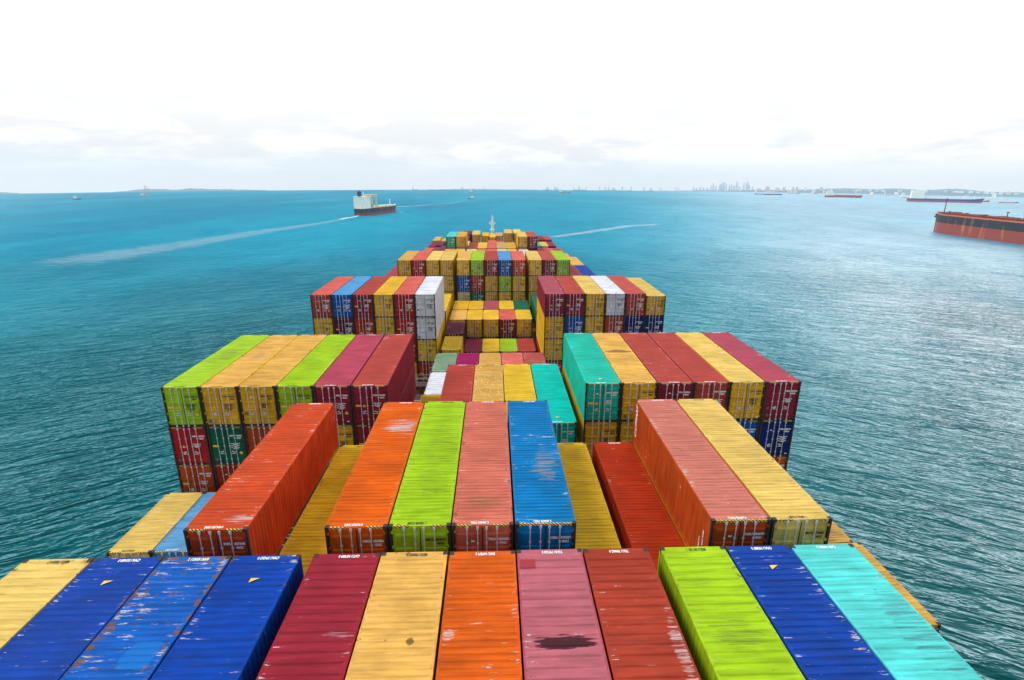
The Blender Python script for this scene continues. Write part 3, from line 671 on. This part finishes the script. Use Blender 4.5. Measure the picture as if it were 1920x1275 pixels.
bmp = t.n('ShaderNodeBump'); t.put(bmp.inputs['Strength'], t.mapr(dist, 90., 520., 1., .8)); bmp.inputs['Distance'].default_value = 1.0; t.put(bmp.inputs['Height'], hgt)
# shallow turquoise shelf ahead of the ship, deep green alongside
shelf = t.mapr(t.math('ADD', py_, t.math('MULTIPLY', t.math('SUBTRACT', big, .5), 400.)), 0., 420.)
deep = t.mix(t.mapr(big, .35, .65), (.0, .060, .060, 1), (.0, .088, .088, 1))
col = t.mix(shelf, deep, t.mix(t.mapr(big, .35, .65), (.0, .19, .30, 1), (.0, .265, .375, 1)))
# wind-roughened water throws back only part of the low sky; calmer lanes to both sides mirror more of it
lane = t.math('DIVIDE', t.math('MULTIPLY_ADD', big, 60., px_), t.math('MULTIPLY_ADD', py_, .34, 80.))
calm = t.math('MAXIMUM', t.mapr(lane, .38, 1.4), t.mapr(lane, -1.3, -2.9, 0, .7))
near = t.mapr(dist, 70., 260., .25, 1.)
fr = t.n('ShaderNodeFresnel'); fr.inputs[0].default_value = 1.36; t.put(fr.inputs['Normal'], bmp.outputs[0])
kmax = t.mix(calm, t.mapr(dist, 120., 520., .32, .10), t.math('MULTIPLY', near, t.mapr(dist, 150., 700., .80, .34)))
fac = t.math('MINIMUM', t.math('MULTIPLY', t.math('POWER', fr.outputs[0], 1.36), t.math('MULTIPLY_ADD', t.math('MULTIPLY', calm, near), 4.2, .85)), kmax)
df = t.n('ShaderNodeBsdfDiffuse'); t.put(df.inputs[0], col); t.put(df.inputs['Normal'], bmp.outputs[0])
gl = t.n('ShaderNodeBsdfGlossy'); t.put(gl.inputs['Color'], t.mix(calm, (.42, .86, .95, 1), (.93, .98, 1, 1))); t.put(gl.inputs['Roughness'], t.mapr(dist, 80, 700, .06, .42)); bm2 = t.n('ShaderNodeBump'); t.put(bm2.inputs['Strength'], t.mapr(dist, 90., 400., .32, .2)); bm2.inputs['Distance'].default_value = 1.0; t.put(bm2.inputs['Height'], hgt); t.put(gl.inputs['Normal'], bm2.outputs[0])
ms_ = t.n('ShaderNodeMixShader'); t.put(ms_.inputs[0], fac); t.t.links.new(df.outputs[0], ms_.inputs[1]); t.t.links.new(gl.outputs[0], ms_.inputs[2])
o_ = t.n('ShaderNodeOutputMaterial'); t.t.links.new(ms_.outputs[0], o_.inputs[0])
sea = obj('sea', mb.mesh('sea', m, True)); sea['kind'] = 'structure'

# ------------------------------------------------------------------ foam trails
mf, t = newmat('foam'); tc = t.n('ShaderNodeTexCoord'); uvx, uvy, _ = t.sep(tc.outputs['UV'])
gp = t.n('ShaderNodeNewGeometry').outputs['Position']
n = t.noise(t.vmath('MULTIPLY', gp, Vector((.05, .22, 1))), 1.6, 7, .75, .6)
fade = t.math('MULTIPLY', t.mapr(t.math('ABSOLUTE', t.math('SUBTRACT', uvy, .5)), .05, .5, 1, 0), t.math('MULTIPLY', t.mapr(uvx, 0, .04), t.mapr(uvx, 1, .8)))
alpha = t.math('MULTIPLY', t.mapr(t.math('MULTIPLY_ADD', fade, .34, n), .60, .92), t.attr('strength').outputs['Fac'])
p = t.n('ShaderNodeBsdfPrincipled'); t.put(p.inputs['Base Color'], (.75, .82, .85, 1)); p.inputs['Roughness'].default_value = .9; t.put(p.inputs['Alpha'], alpha)
o_ = t.n('ShaderNodeOutputMaterial'); t.t.links.new(p.outputs[0], o_.inputs[0])
def foam(pts, w0, w1, strength, name='wake_foam'):
    P = [at(*q) for q in pts]; Q = []
    for i in range(len(P)-1):
        for k in range(12): Q.append(P[i].lerp(P[i+1], k/12))
    Q.append(P[-1]); n = len(Q); vs, fs, uv = [], [], []
    for i, q in enumerate(Q):
        d = (Q[min(i+1, n-1)]-Q[max(i-1, 0)]); d.z = 0; d.normalize(); s = Vector((-d.y, d.x, 0)); f = i/(n-1); w = w0 + (w1-w0)*f
        for sg in (-1, 1):
            v = q + s*w*sg*.5; v.z = sea_z(v.x, v.y)+.25; vs.append(tuple(v)); uv.append((f, (sg+1)/2))
    for i in range(n-1): fs.append((2*i, 2*i+1, 2*i+3, 2*i+2))
    me = bpy.data.meshes.new(name); me.from_pydata(vs, [], fs); me.materials.append(mf)
    ul = me.uv_layers.new(name='UVMap')
    for l in me.loops: ul.data[l.index].uv = uv[l.vertex_index]
    o = obj(name, me); o['strength'] = float(strength); o['kind'] = 'stuff'; return o
foam([(672, 405.5), (600, 419), (500, 433), (380, 453), (200, 481), (-60, 520)], 10, 105, .19)['label'] = 'long pale wake trailing left from the cargo ship'
foam([(880, 376), (845, 381), (780, 386), (700, 391)], 4, 20, .55)['label'] = 'pale wake behind the small dark boat'
foam([(1030, 446), (1100, 436), (1180, 424), (1260, 420)], 18, 30, .38)['label'] = 'broken foam line ahead of the bow to the right'
foam([(1240, 402), (1400, 404), (1500, 408)], 14, 20, .35)['label'] = 'faint foam streak on the pale water to the right'
foam([(420, 372), (600, 374), (655, 377)], 10, 16, .4)['label'] = 'thin foam streak near the horizon left of the cargo ship'

# ------------------------------------------------------------------ ships
def rusty(name, c, rust=.25, streak=True):
    m, t = newmat(name); tc = t.n('ShaderNodeTexCoord').outputs['Object']
    n = t.noise(t.vmath('MULTIPLY', tc, Vector((.22, .22, .03))), 1, 5, .65); n2 = t.noise(tc, .35, 4, .6)
    base = lin(c); col = t.mix(n2, tuple(v*.82 for v in base)+(1,), tuple(min(1, v*1.15) for v in base)+(1,))
    bsdf(t, t.mix(t.math('MULTIPLY', t.mapr(n, .56, .64), rust*3, clamp=True), col, (.48, .17, .035, 1)), .55); return m
M_SW = plain('ship_white', (255, 249, 240), .5, 0, .06, .3); M_WIN = plain('dark_glass', (30, 38, 48), .2, 0, .1)
M_NAVY = rusty('hull_navy', (20, 38, 62), .08); M_BOOT = rusty('hull_red', (150, 44, 50), .12); M_BLK = rusty('hull_black', (24, 30, 44), .10); M_RED2 = rusty('hull_rust_red', (146, 56, 46), .24)
M_DECKR = plain('deck_red', (140, 50, 40), .7, 0, .3, .2); M_CREAM = plain('crane_cream', (226, 196, 140), .5, 0, .1, .4); M_FUN = plain('funnel_dark', (22, 34, 56), .5)
M_HB = rusty('hull_blue', (30, 90, 170), .05); M_HP = rusty('hull_pink', (200, 90, 100), .05); M_TANK = plain('hatch_pale', (220, 214, 196), .6, 0, .12, .3); M_BROWNP = plain('pipe_brown', (132, 58, 44), .6, 0, .3, .5)
def hull_rows(L, Bm, z0, z1, zf, flare=1.0, n=18):
    rows = []
    for i in range(n+1):
        f = i/n; y = -L/2 + L*f
        def hb(ff, k): 
            a = min(1, (1-ff)/.20)**.55 if ff > .8 else 1.0
            s = .72+.28*min(1, ff/.12)
            return Bm/2*a*s*k
        sheer = max(0, (f-.8)/.2)**1.5*zf
        rake = max(0, (f-.85)/.15)*L*.025*flare
        zt = z1 + sheer
        rows.append((y, rake, hb(f, 1), hb(min(1, f+.012*flare), .97), zt))
    return rows
def ship(name, label, pos, head, L, Bm, free, boot, mats, group=None, cat='ship', bulwark=1.2, sheer=.28, flare=1.0):
    """pos: waterline midships; head: angle of the bow from +y, clockwise; free: deck height, boot: height of the red band"""
    rt = thing(name, label, cat, pos, -head, group)
    rows = hull_rows(L, Bm, boot, free, free*sheer, flare)
    for part_, zlo, zhi, mt in (('hull', boot, None, mats[0]), ('lower_hull', -3., boot, mats[1])):
        mb = MB()
        for s in (-1, 1):
            g = []
            for y, rk, b1, b0, zt in rows:
                za, zb_ = zlo, (zt if zhi is None else zhi)
                fa, fb = max(0, za)/free, zb_/free
                g.append([(s*(b0+(b1-b0)*fa), y+rk*fa, za), (s*(b0+(b1-b0)*fb), y+rk*fb, zb_)])
            mb.grid(g, flip=s > 0)
        y, rk, b1, b0, zt = rows[0]; zb_ = zt if zhi is None else zhi
        mb.quad((-b1, y, zlo), (b1, y, zlo), (b1, y, zb_), (-b1, y, zb_))
        obj(part_, mb.mesh(part_, mt), rt)
    mb = MB(); mb.grid([[(-b1*.985, y+rk*.98, zt-bulwark*.25), (b1*.985, y+rk*.98, zt-bulwark*.25)] for y, rk, b1, b0, zt in rows], flip=True)
    obj('deck', mb.mesh('deck', mats[2]), rt)
    return rt
def house(rt, y0, y1, w, z0, floors, fh, mat=M_SW, wings=True):
    mb = MB(); rows = []
    for i in range(floors):
        wb = MB(); rows.append(wb)
        k = .0 if i < floors-1 else .4
        a, b = z0+i*fh, z0+(i+1)*fh-.18
        mb.box(-w/2+k, w/2-k, y0+k, y1-k-i*.25, a, b); mb.box(-w/2-.25, w/2+.25, y0-.25, y1+.25-i*.25, b, b+.18)
        ny = max(3, int(w/1.9))
        for j in range(ny):
            x = -w/2+k+.5 + j*(w-2*k-1.0)/(ny-1)
            wb.box(x-.32, x+.32, y0+k-.02, y0+k-.005, a+fh*.40, a+fh*.66)
            wb.box(x-.32, x+.32, y1-k-i*.25+.005, y1-k-i*.25+.02, a+fh*.40, a+fh*.66)
    if wings: mb.box(-w/2-2.2, w/2+2.2, y1-4.2, y1-1.2-floors*.25, z0+(floors-1)*fh+.1, z0+(floors)*fh-.2)
    h = obj('superstructure', mb.mesh('superstructure', mat), rt); [obj('window_row', wb.mesh('window_row', M_WIN), h) for wb in rows]
    return h
# --- the cargo ship passing on the left
p0, p1 = at(672, 404.5), at(741, 397); dv = p1-p0; dv.z = 0; Lc = dv.length*1.0; hd = math.atan2(dv.x, dv.y); mid = (p0+p1)/2
sc_ = ((p0-CAM).length)/F_PX            # metres per pixel there
SW = sc_*20
Sh = ship('cargo_ship', 'navy and red cargo ship with tall white superstructure passing on the left', (mid.x, mid.y, sea_z(mid.x, mid.y)), hd, Lc*1.02, SW, sc_*12, sc_*4.0, (M_NAVY, M_BOOT, M_TANK))
fl = sc_*12
hs = house(Sh, -Lc*.47, -Lc*.29, SW*1.05, fl, 7, sc_*2.95)
obj('funnel', MB().box(-SW*.11, SW*.13, -Lc*.46, -Lc*.42, fl+sc_*20.3, fl+sc_*29).tube((0, -Lc*.44, fl+sc_*29), (0, -Lc*.44, fl+sc_*31), sc_*.8, 10).mesh('funnel', M_FUN), hs)
obj('mast', MB().tube((0, -Lc*.34, fl+sc_*20), (0, -Lc*.34, fl+sc_*29), sc_*.35, 8).box(-sc_*2, sc_*2, -Lc*.342, -Lc*.338, fl+sc_*25, fl+sc_*25.6).mesh('mast', M_SW), hs)
hb = MB().box(-SW*.36, SW*.36, 0, Lc*.115, fl-.3, fl+sc_*2.6).mesh('hatch_cover', M_TANK)
for i in range(5): obj('hatch_cover', hb, Sh, (0, -Lc*.26+i*Lc*.13, 0))
for yy in (-Lc*.235, -Lc*.12):
    g = MB(); zt_ = fl+sc_*20
    for x in (-SW*.40, SW*.34): g.box(x, x+SW*.07, yy, yy+Lc*.02, fl, zt_); g.box(x-.2, x+SW*.07+.2, yy-Lc*.01, yy+Lc*.03, fl, fl+sc_*5)
    g.box(-SW*.46, SW*.46, yy-Lc*.008, yy+Lc*.028, zt_, zt_+sc_*3.4); g.box(-SW*.10, SW*.10, yy-Lc*.05, yy+Lc*.06, zt_+sc_*1, zt_+sc_*2.2)
    obj('gantry_crane', g.mesh('gantry_crane', M_CREAM), Sh)
obj('foremast', MB().tube((0, Lc*.36, fl), (0, Lc*.36, fl+sc_*13), sc_*.8, 10, sc_*.5).mesh('foremast', M_SW), Sh)
obj('forecastle', MB().box(-SW*.26, SW*.26, Lc*.32, Lc*.42, fl-.3, fl+sc_*2.5).mesh('forecastle', M_SW), Sh)
rb = MB()
for s in (-1, 1): rb.box(s*SW*.47-.15, s*SW*.47+.15, -Lc*.27, Lc*.3, fl-.2, fl+sc_*1.1)
obj('bulwark', rb.mesh('bulwark', M_CREAM), Sh)
lb = obj('lifeboat', MB().tube((SW*.50, -Lc*.30, fl+sc_*4.6), (SW*.50, -Lc*.245, fl+sc_*4.6), sc_*1.3, 10, sc_*1.0).mesh('lifeboat', rusty('lifeboat_orange', (200, 70, 40), 0)), hs)
foam([(744, 397.5), (750, 398), (757, 398.6)], 4, 9, 1.0)['label'] = 'white bow wave under the cargo ship bow'
foam([(674, 404), (664, 407), (650, 409), (630, 413)], 5, 11, 1.3)['label'] = 'white stern wash right behind the cargo ship'
# --- the tanker lying at the right edge
q0, q1 = at(1752, 433), at(1920, 455.5); dv = q0-q1; dv.z = 0; Lt = (q1-q0).length*1.16; dn = dv.normalized(); hd = math.atan2(dv.x, dv.y)
st = (q0-CAM).length/F_PX; mid = q0 - dn*Lt*.5
TB = st*36; free = st*25.5
T = ship('tanker', 'long rusty red and black tanker lying at the right edge of the photo', (mid.x, mid.y, sea_z(mid.x, mid.y)), hd, Lt, TB, free, st*14, (M_BLK, M_RED2, M_DECKR), sheer=.05, flare=.25)
rb = MB(); 
for i in range(17, 0, -1): pass
rows_ = hull_rows(Lt, TB, 0, free, free*.05, .25)
for s in (-1, 1):
    g = [[(s*(b1+.06), y+rk, zt-st*1.5), (s*(b1+.06), y+rk, zt+st*.35), (s*(b1-.5), y+rk, zt+st*.35)] for y, rk, b1, b0, zt in rows_]
    rb.grid(g, flip=s > 0)
obj('bulwark', rb.mesh('bulwark', rusty('bulwark_orange', (196, 96, 66), .2)), T)
pp = MB()
for x in (-.28, -.12, .05, .2): pp.tube((x*TB*.6, -Lt*.42, free+st*1.6), (x*TB*.6, Lt*.40, free+st*1.6), st*.55, 6)
for i in range(26):
    y = -Lt*.40+i*Lt*.031; pp.box(-TB*.36, TB*.36, y, y+st*.9, free-.3, free+st*(1.0+.9*rnd.random())); 
    if i % 3 == 0: pp.box(TB*(-.3+.5*rnd.random()), TB*(-.2+.5*rnd.random()), y+1, y+4, free, free+st*(2.6+1.2*rnd.random()))
obj('deck_piping', pp.mesh('deck_piping', M_BROWNP), T)
for f, hh in ((.44, 15), (.38, 4), (-.17, 9), (-.31, 10)):
    obj('mast' if hh > 5 else 'winch', MB().tube((0, Lt*f, free-.4), (0, Lt*f, free+st*(hh+6 if f > .4 else hh)), st*.75, 8, st*.45).box(-st*2.2, st*2.2, Lt*f-.3, Lt*f+.3, free+st*((hh+3) if f > .4 else hh-1.5), free+st*((hh+4) if f > .4 else hh-.8)).mesh('mast', M_BROWNP), T)
obj('anchor', MB().box(TB*.0-st*1.2, st*1.2, Lt*.513, Lt*.52, free*.80, free*.95).tube((-st*2, Lt*.518, free*.78), (st*2, Lt*.518, free*.78), st*1.0, 8).mesh('anchor', M_BLK), T)
house(T, -Lt*.49, -Lt*.43, TB*.8, free, 5, 3.0)

def small_ship(label, px, py, wpx, kind, mats, facing, name='cargo_ship', group=None):
    """a far vessel: px,py waterline centre, wpx length in photo pixels, facing +1 bow to the right, -1 bow to the left"""
    p = at(px, py) if py > 0 else along(px, -py)
    s = (p-CAM).length/F_PX; L = wpx*s; v = p-CAM; hd = math.atan2(v.x, v.y) + facing*R_(80)
    Bm = L*.17; fr = max(L*.055, s*1.1)
    Q = ship(name, label, (p.x, p.y, p.z), hd, L, Bm, fr, fr*.45, mats, group, 'boat' if wpx < 13 else 'ship')
    zf = fr
    if kind == 'house':
        house(Q, -L*.46, -L*.28, Bm*.95, zf, 4, max(L*.032, s*1.5), wings=False)
        obj('mast', MB().tube((0, -L*.34, zf), (0, -L*.34, zf+L*.2), s*.22, 6).tube((0, L*.40, zf), (0, L*.40, zf+L*.07), s*.25, 6).mesh('mast', M_SW), Q)
        for a_, b_ in ((-.22, .05), (.08, .34)): obj('hatch_cover', MB().box(-Bm*.3, Bm*.3, L*a_, L*b_, zf-.3, zf+L*.012).mesh('hatch_cover', mats[2]), Q)
    elif kind == 'full':
        house(Q, -L*.40, L*.05, Bm*.95, zf, 3, max(L*.05, s*1.3), wings=False)
        obj('mast', MB().tube((0, -L*.2, zf), (0, -L*.2, zf+L*.33), s*.25, 6).mesh('mast', M_SW), Q)
    elif kind == 'rig':
        tw = MB()
        for a_ in (-.12, .12): tw.tube((a_*L*.2, -L*.1, zf), (0, 0, zf+L*.95), s*.25, 6); tw.tube((0, a_*L, zf), (0, 0, zf+L*.95), s*.25, 6)
        tw.tube((0, 0, zf+L*.9), (0, L*.4, zf+L*.5), s*.2, 6); obj('derrick', tw.mesh('derrick', mats[0]), Q); house(Q, -L*.45, -L*.2, Bm*.9, zf, 2, L*.07, wings=False)
    return Q
M_DK = rusty('boat_dark', (40, 44, 58), .05); M_GRB = rusty('boat_grey', (176, 180, 196), .05); M_WB = rusty('boat_white', (232, 232, 236), .03); M_OR = rusty('boat_orange', (214, 140, 60), .05)
M_SALB = rusty('boat_salmon', (232, 176, 170), .03)
small_ship('small dark boat drawing a wake toward the horizon', 883, 373, 12, 'full', (M_DK, M_DK, M_GRB), -1, 'motor_boat')
small_ship('tall sandy orange vessel seen end on near the horizon', 885, 361, 10, 'full', (M_OR, M_OR, M_OR), 1, 'supply_vessel')
small_ship('small dark freighter with a white stern house near mid horizon', 1059, 362, 20, 'house', (M_DK, M_BOOT, M_TANK), 1)
small_ship('white and blue vessel, left one of a close pair below the city', 1424, 364.5, 15, 'house', (M_HB, M_HB, M_SW), 1)
small_ship('blue hulled white ship, right one of a close pair below the city', 1449, 365.5, 27, 'full', (M_HB, M_HB, M_SW), 1)
small_ship('maroon ship with white stern house right of the city towers', 1580, 370, 50, 'house', (M_HP, M_BOOT, M_DECKR), 1)
small_ship('long blue and pink ship with white stern house above the tanker', 1768, 379, 86, 'house', (M_HB, M_HP, M_TANK), 1)
small_ship('pink ship with white stern house behind the long blue one', 1828, 378, 30, 'house', (M_HP, M_HP, M_SW), 1)
small_ship('white ship with a thin red hull left of the long blue one', 1706, 371, 24, 'house', (M_SW, M_HP, M_SW), 1)
small_ship('small pink boat with white cabin near the right edge', 1890, 380.5, 20, 'house', (M_HP, M_HP, M_SW), 1)
small_ship('tiny dark boat alone near the left horizon', 144, 374, 9, 'full', (M_DK, M_DK, M_GRB), 1, 'motor_boat')
small_ship('faint reddish drilling vessel with tall derrick near the left hills', 275, 367.5, 16, 'rig', (M_SALB, M_SALB, M_WB), 1, 'drilling_vessel')
G_FAR = 'white vessels anchored along the horizon'
rb_ = random.Random(3)
for px in (778, 868, 910, 1024, 1036, 1042, 1079, 1090, 1096, 1127, 1140, 1146, 1152, 1162, 1178, 1212, 1222, 1237, 1262, 1270, 1305, 1338, 1366, 1384, 1484, 1489, 1494, 1519, 1532, 1541, 1610, 1633, 1666, 1679, 1690, 1863, 1874):
    small_ship('tiny white vessel anchored among others along the hazy horizon', px, -(HORD*rb_.uniform(.80, .93)) if px < 1400 else -(HORD*rb_.uniform(.66, .80)), rb_.uniform(7, 13), rb_.choice(('full', 'house', 'house')), rb_.choice(((M_WB, M_WB, M_SW), (M_WB, M_SALB, M_SW), (M_GRB, M_SALB, M_SW))), rb_.choice((-1, 1)), 'vessel', G_FAR)

# ------------------------------------------------------------------ far shore
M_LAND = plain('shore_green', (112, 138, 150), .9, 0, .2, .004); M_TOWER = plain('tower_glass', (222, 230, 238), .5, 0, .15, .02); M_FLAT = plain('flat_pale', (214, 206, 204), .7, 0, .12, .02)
def land(name, x0, x1, dist, hts, label):
    mb = MB(); n = len(hts)*6; rl = random.Random(int(x0)); rows = []
    for i in range(n+1):
        f = i/n; px = x0+(x1-x0)*f; k = f*(len(hts)-1); a = int(min(k, len(hts)-2)); h = hts[a] + (hts[a+1]-hts[a])*(k-a) + rl.uniform(-2, 2)*min(1, 4*f, 4*(1-f))
        b0, b1, b2 = along(px, dist), along(px, dist+220), along(px, dist+700)
        drop = lambda p, q: (p.x, p.y, q)
        rows.append([drop(b0, b0.z-4), drop(b0.lerp(b1, .3), b0.z+h*.6), drop(b1, b1.z+h), drop(b2, b2.z-4)])
    mb.grid(rows); o = obj(name, mb.mesh(name, M_LAND)); o['kind'] = 'structure'; o['label'] = label; return o
DL = HORD*1.10
def lift(dist): return max(0, (dist-HORD)**2/(2*R_E))      # how much of a thing the horizon hides there
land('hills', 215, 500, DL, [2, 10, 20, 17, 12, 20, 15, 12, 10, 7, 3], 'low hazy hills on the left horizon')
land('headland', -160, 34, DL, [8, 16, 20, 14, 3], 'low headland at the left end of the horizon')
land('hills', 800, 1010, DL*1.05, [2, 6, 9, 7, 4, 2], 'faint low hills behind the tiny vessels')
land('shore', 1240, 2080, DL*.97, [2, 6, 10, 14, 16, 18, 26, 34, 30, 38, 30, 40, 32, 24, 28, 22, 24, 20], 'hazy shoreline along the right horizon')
rt_ = random.Random(11)
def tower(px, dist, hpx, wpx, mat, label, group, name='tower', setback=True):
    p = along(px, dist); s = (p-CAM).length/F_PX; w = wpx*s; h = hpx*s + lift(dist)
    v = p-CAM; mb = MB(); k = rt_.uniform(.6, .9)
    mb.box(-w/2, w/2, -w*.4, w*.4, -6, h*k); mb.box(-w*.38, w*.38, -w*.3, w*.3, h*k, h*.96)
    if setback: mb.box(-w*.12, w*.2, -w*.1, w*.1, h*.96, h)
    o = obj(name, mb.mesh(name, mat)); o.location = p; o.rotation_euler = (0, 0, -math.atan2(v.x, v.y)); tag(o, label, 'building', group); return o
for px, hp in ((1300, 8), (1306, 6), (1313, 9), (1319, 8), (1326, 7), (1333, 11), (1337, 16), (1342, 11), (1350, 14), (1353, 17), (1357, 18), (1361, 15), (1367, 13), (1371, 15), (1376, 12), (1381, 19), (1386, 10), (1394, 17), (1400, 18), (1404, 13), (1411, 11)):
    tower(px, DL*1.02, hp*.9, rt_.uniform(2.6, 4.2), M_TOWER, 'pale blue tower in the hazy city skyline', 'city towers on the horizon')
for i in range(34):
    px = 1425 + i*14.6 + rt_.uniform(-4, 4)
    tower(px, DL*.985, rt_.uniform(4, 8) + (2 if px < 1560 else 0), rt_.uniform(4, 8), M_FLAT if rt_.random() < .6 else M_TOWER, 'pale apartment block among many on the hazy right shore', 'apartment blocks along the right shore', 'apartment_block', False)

# ------------------------------------------------------------------ haze
hz = MB().box(-6500, 6500, -400, 9000, -460, 190).mesh('haze')
m, t = newmat('sea_haze'); pv = t.n('ShaderNodeVolumePrincipled'); t.put(pv.inputs['Color'], (.94, .97, 1.0, 1)); pv.inputs['Density'].default_value = 7e-5; pv.inputs['Anisotropy'].default_value = .2
o_ = t.n('ShaderNodeOutputMaterial'); t.t.links.new(pv.outputs[0], o_.inputs['Volume']); hz.materials.append(m)
haze = obj('haze', hz); haze['kind'] = 'stuff'
SC.cycles.volume_bounces = 1; SC.cycles.transparent_max_bounces = 12
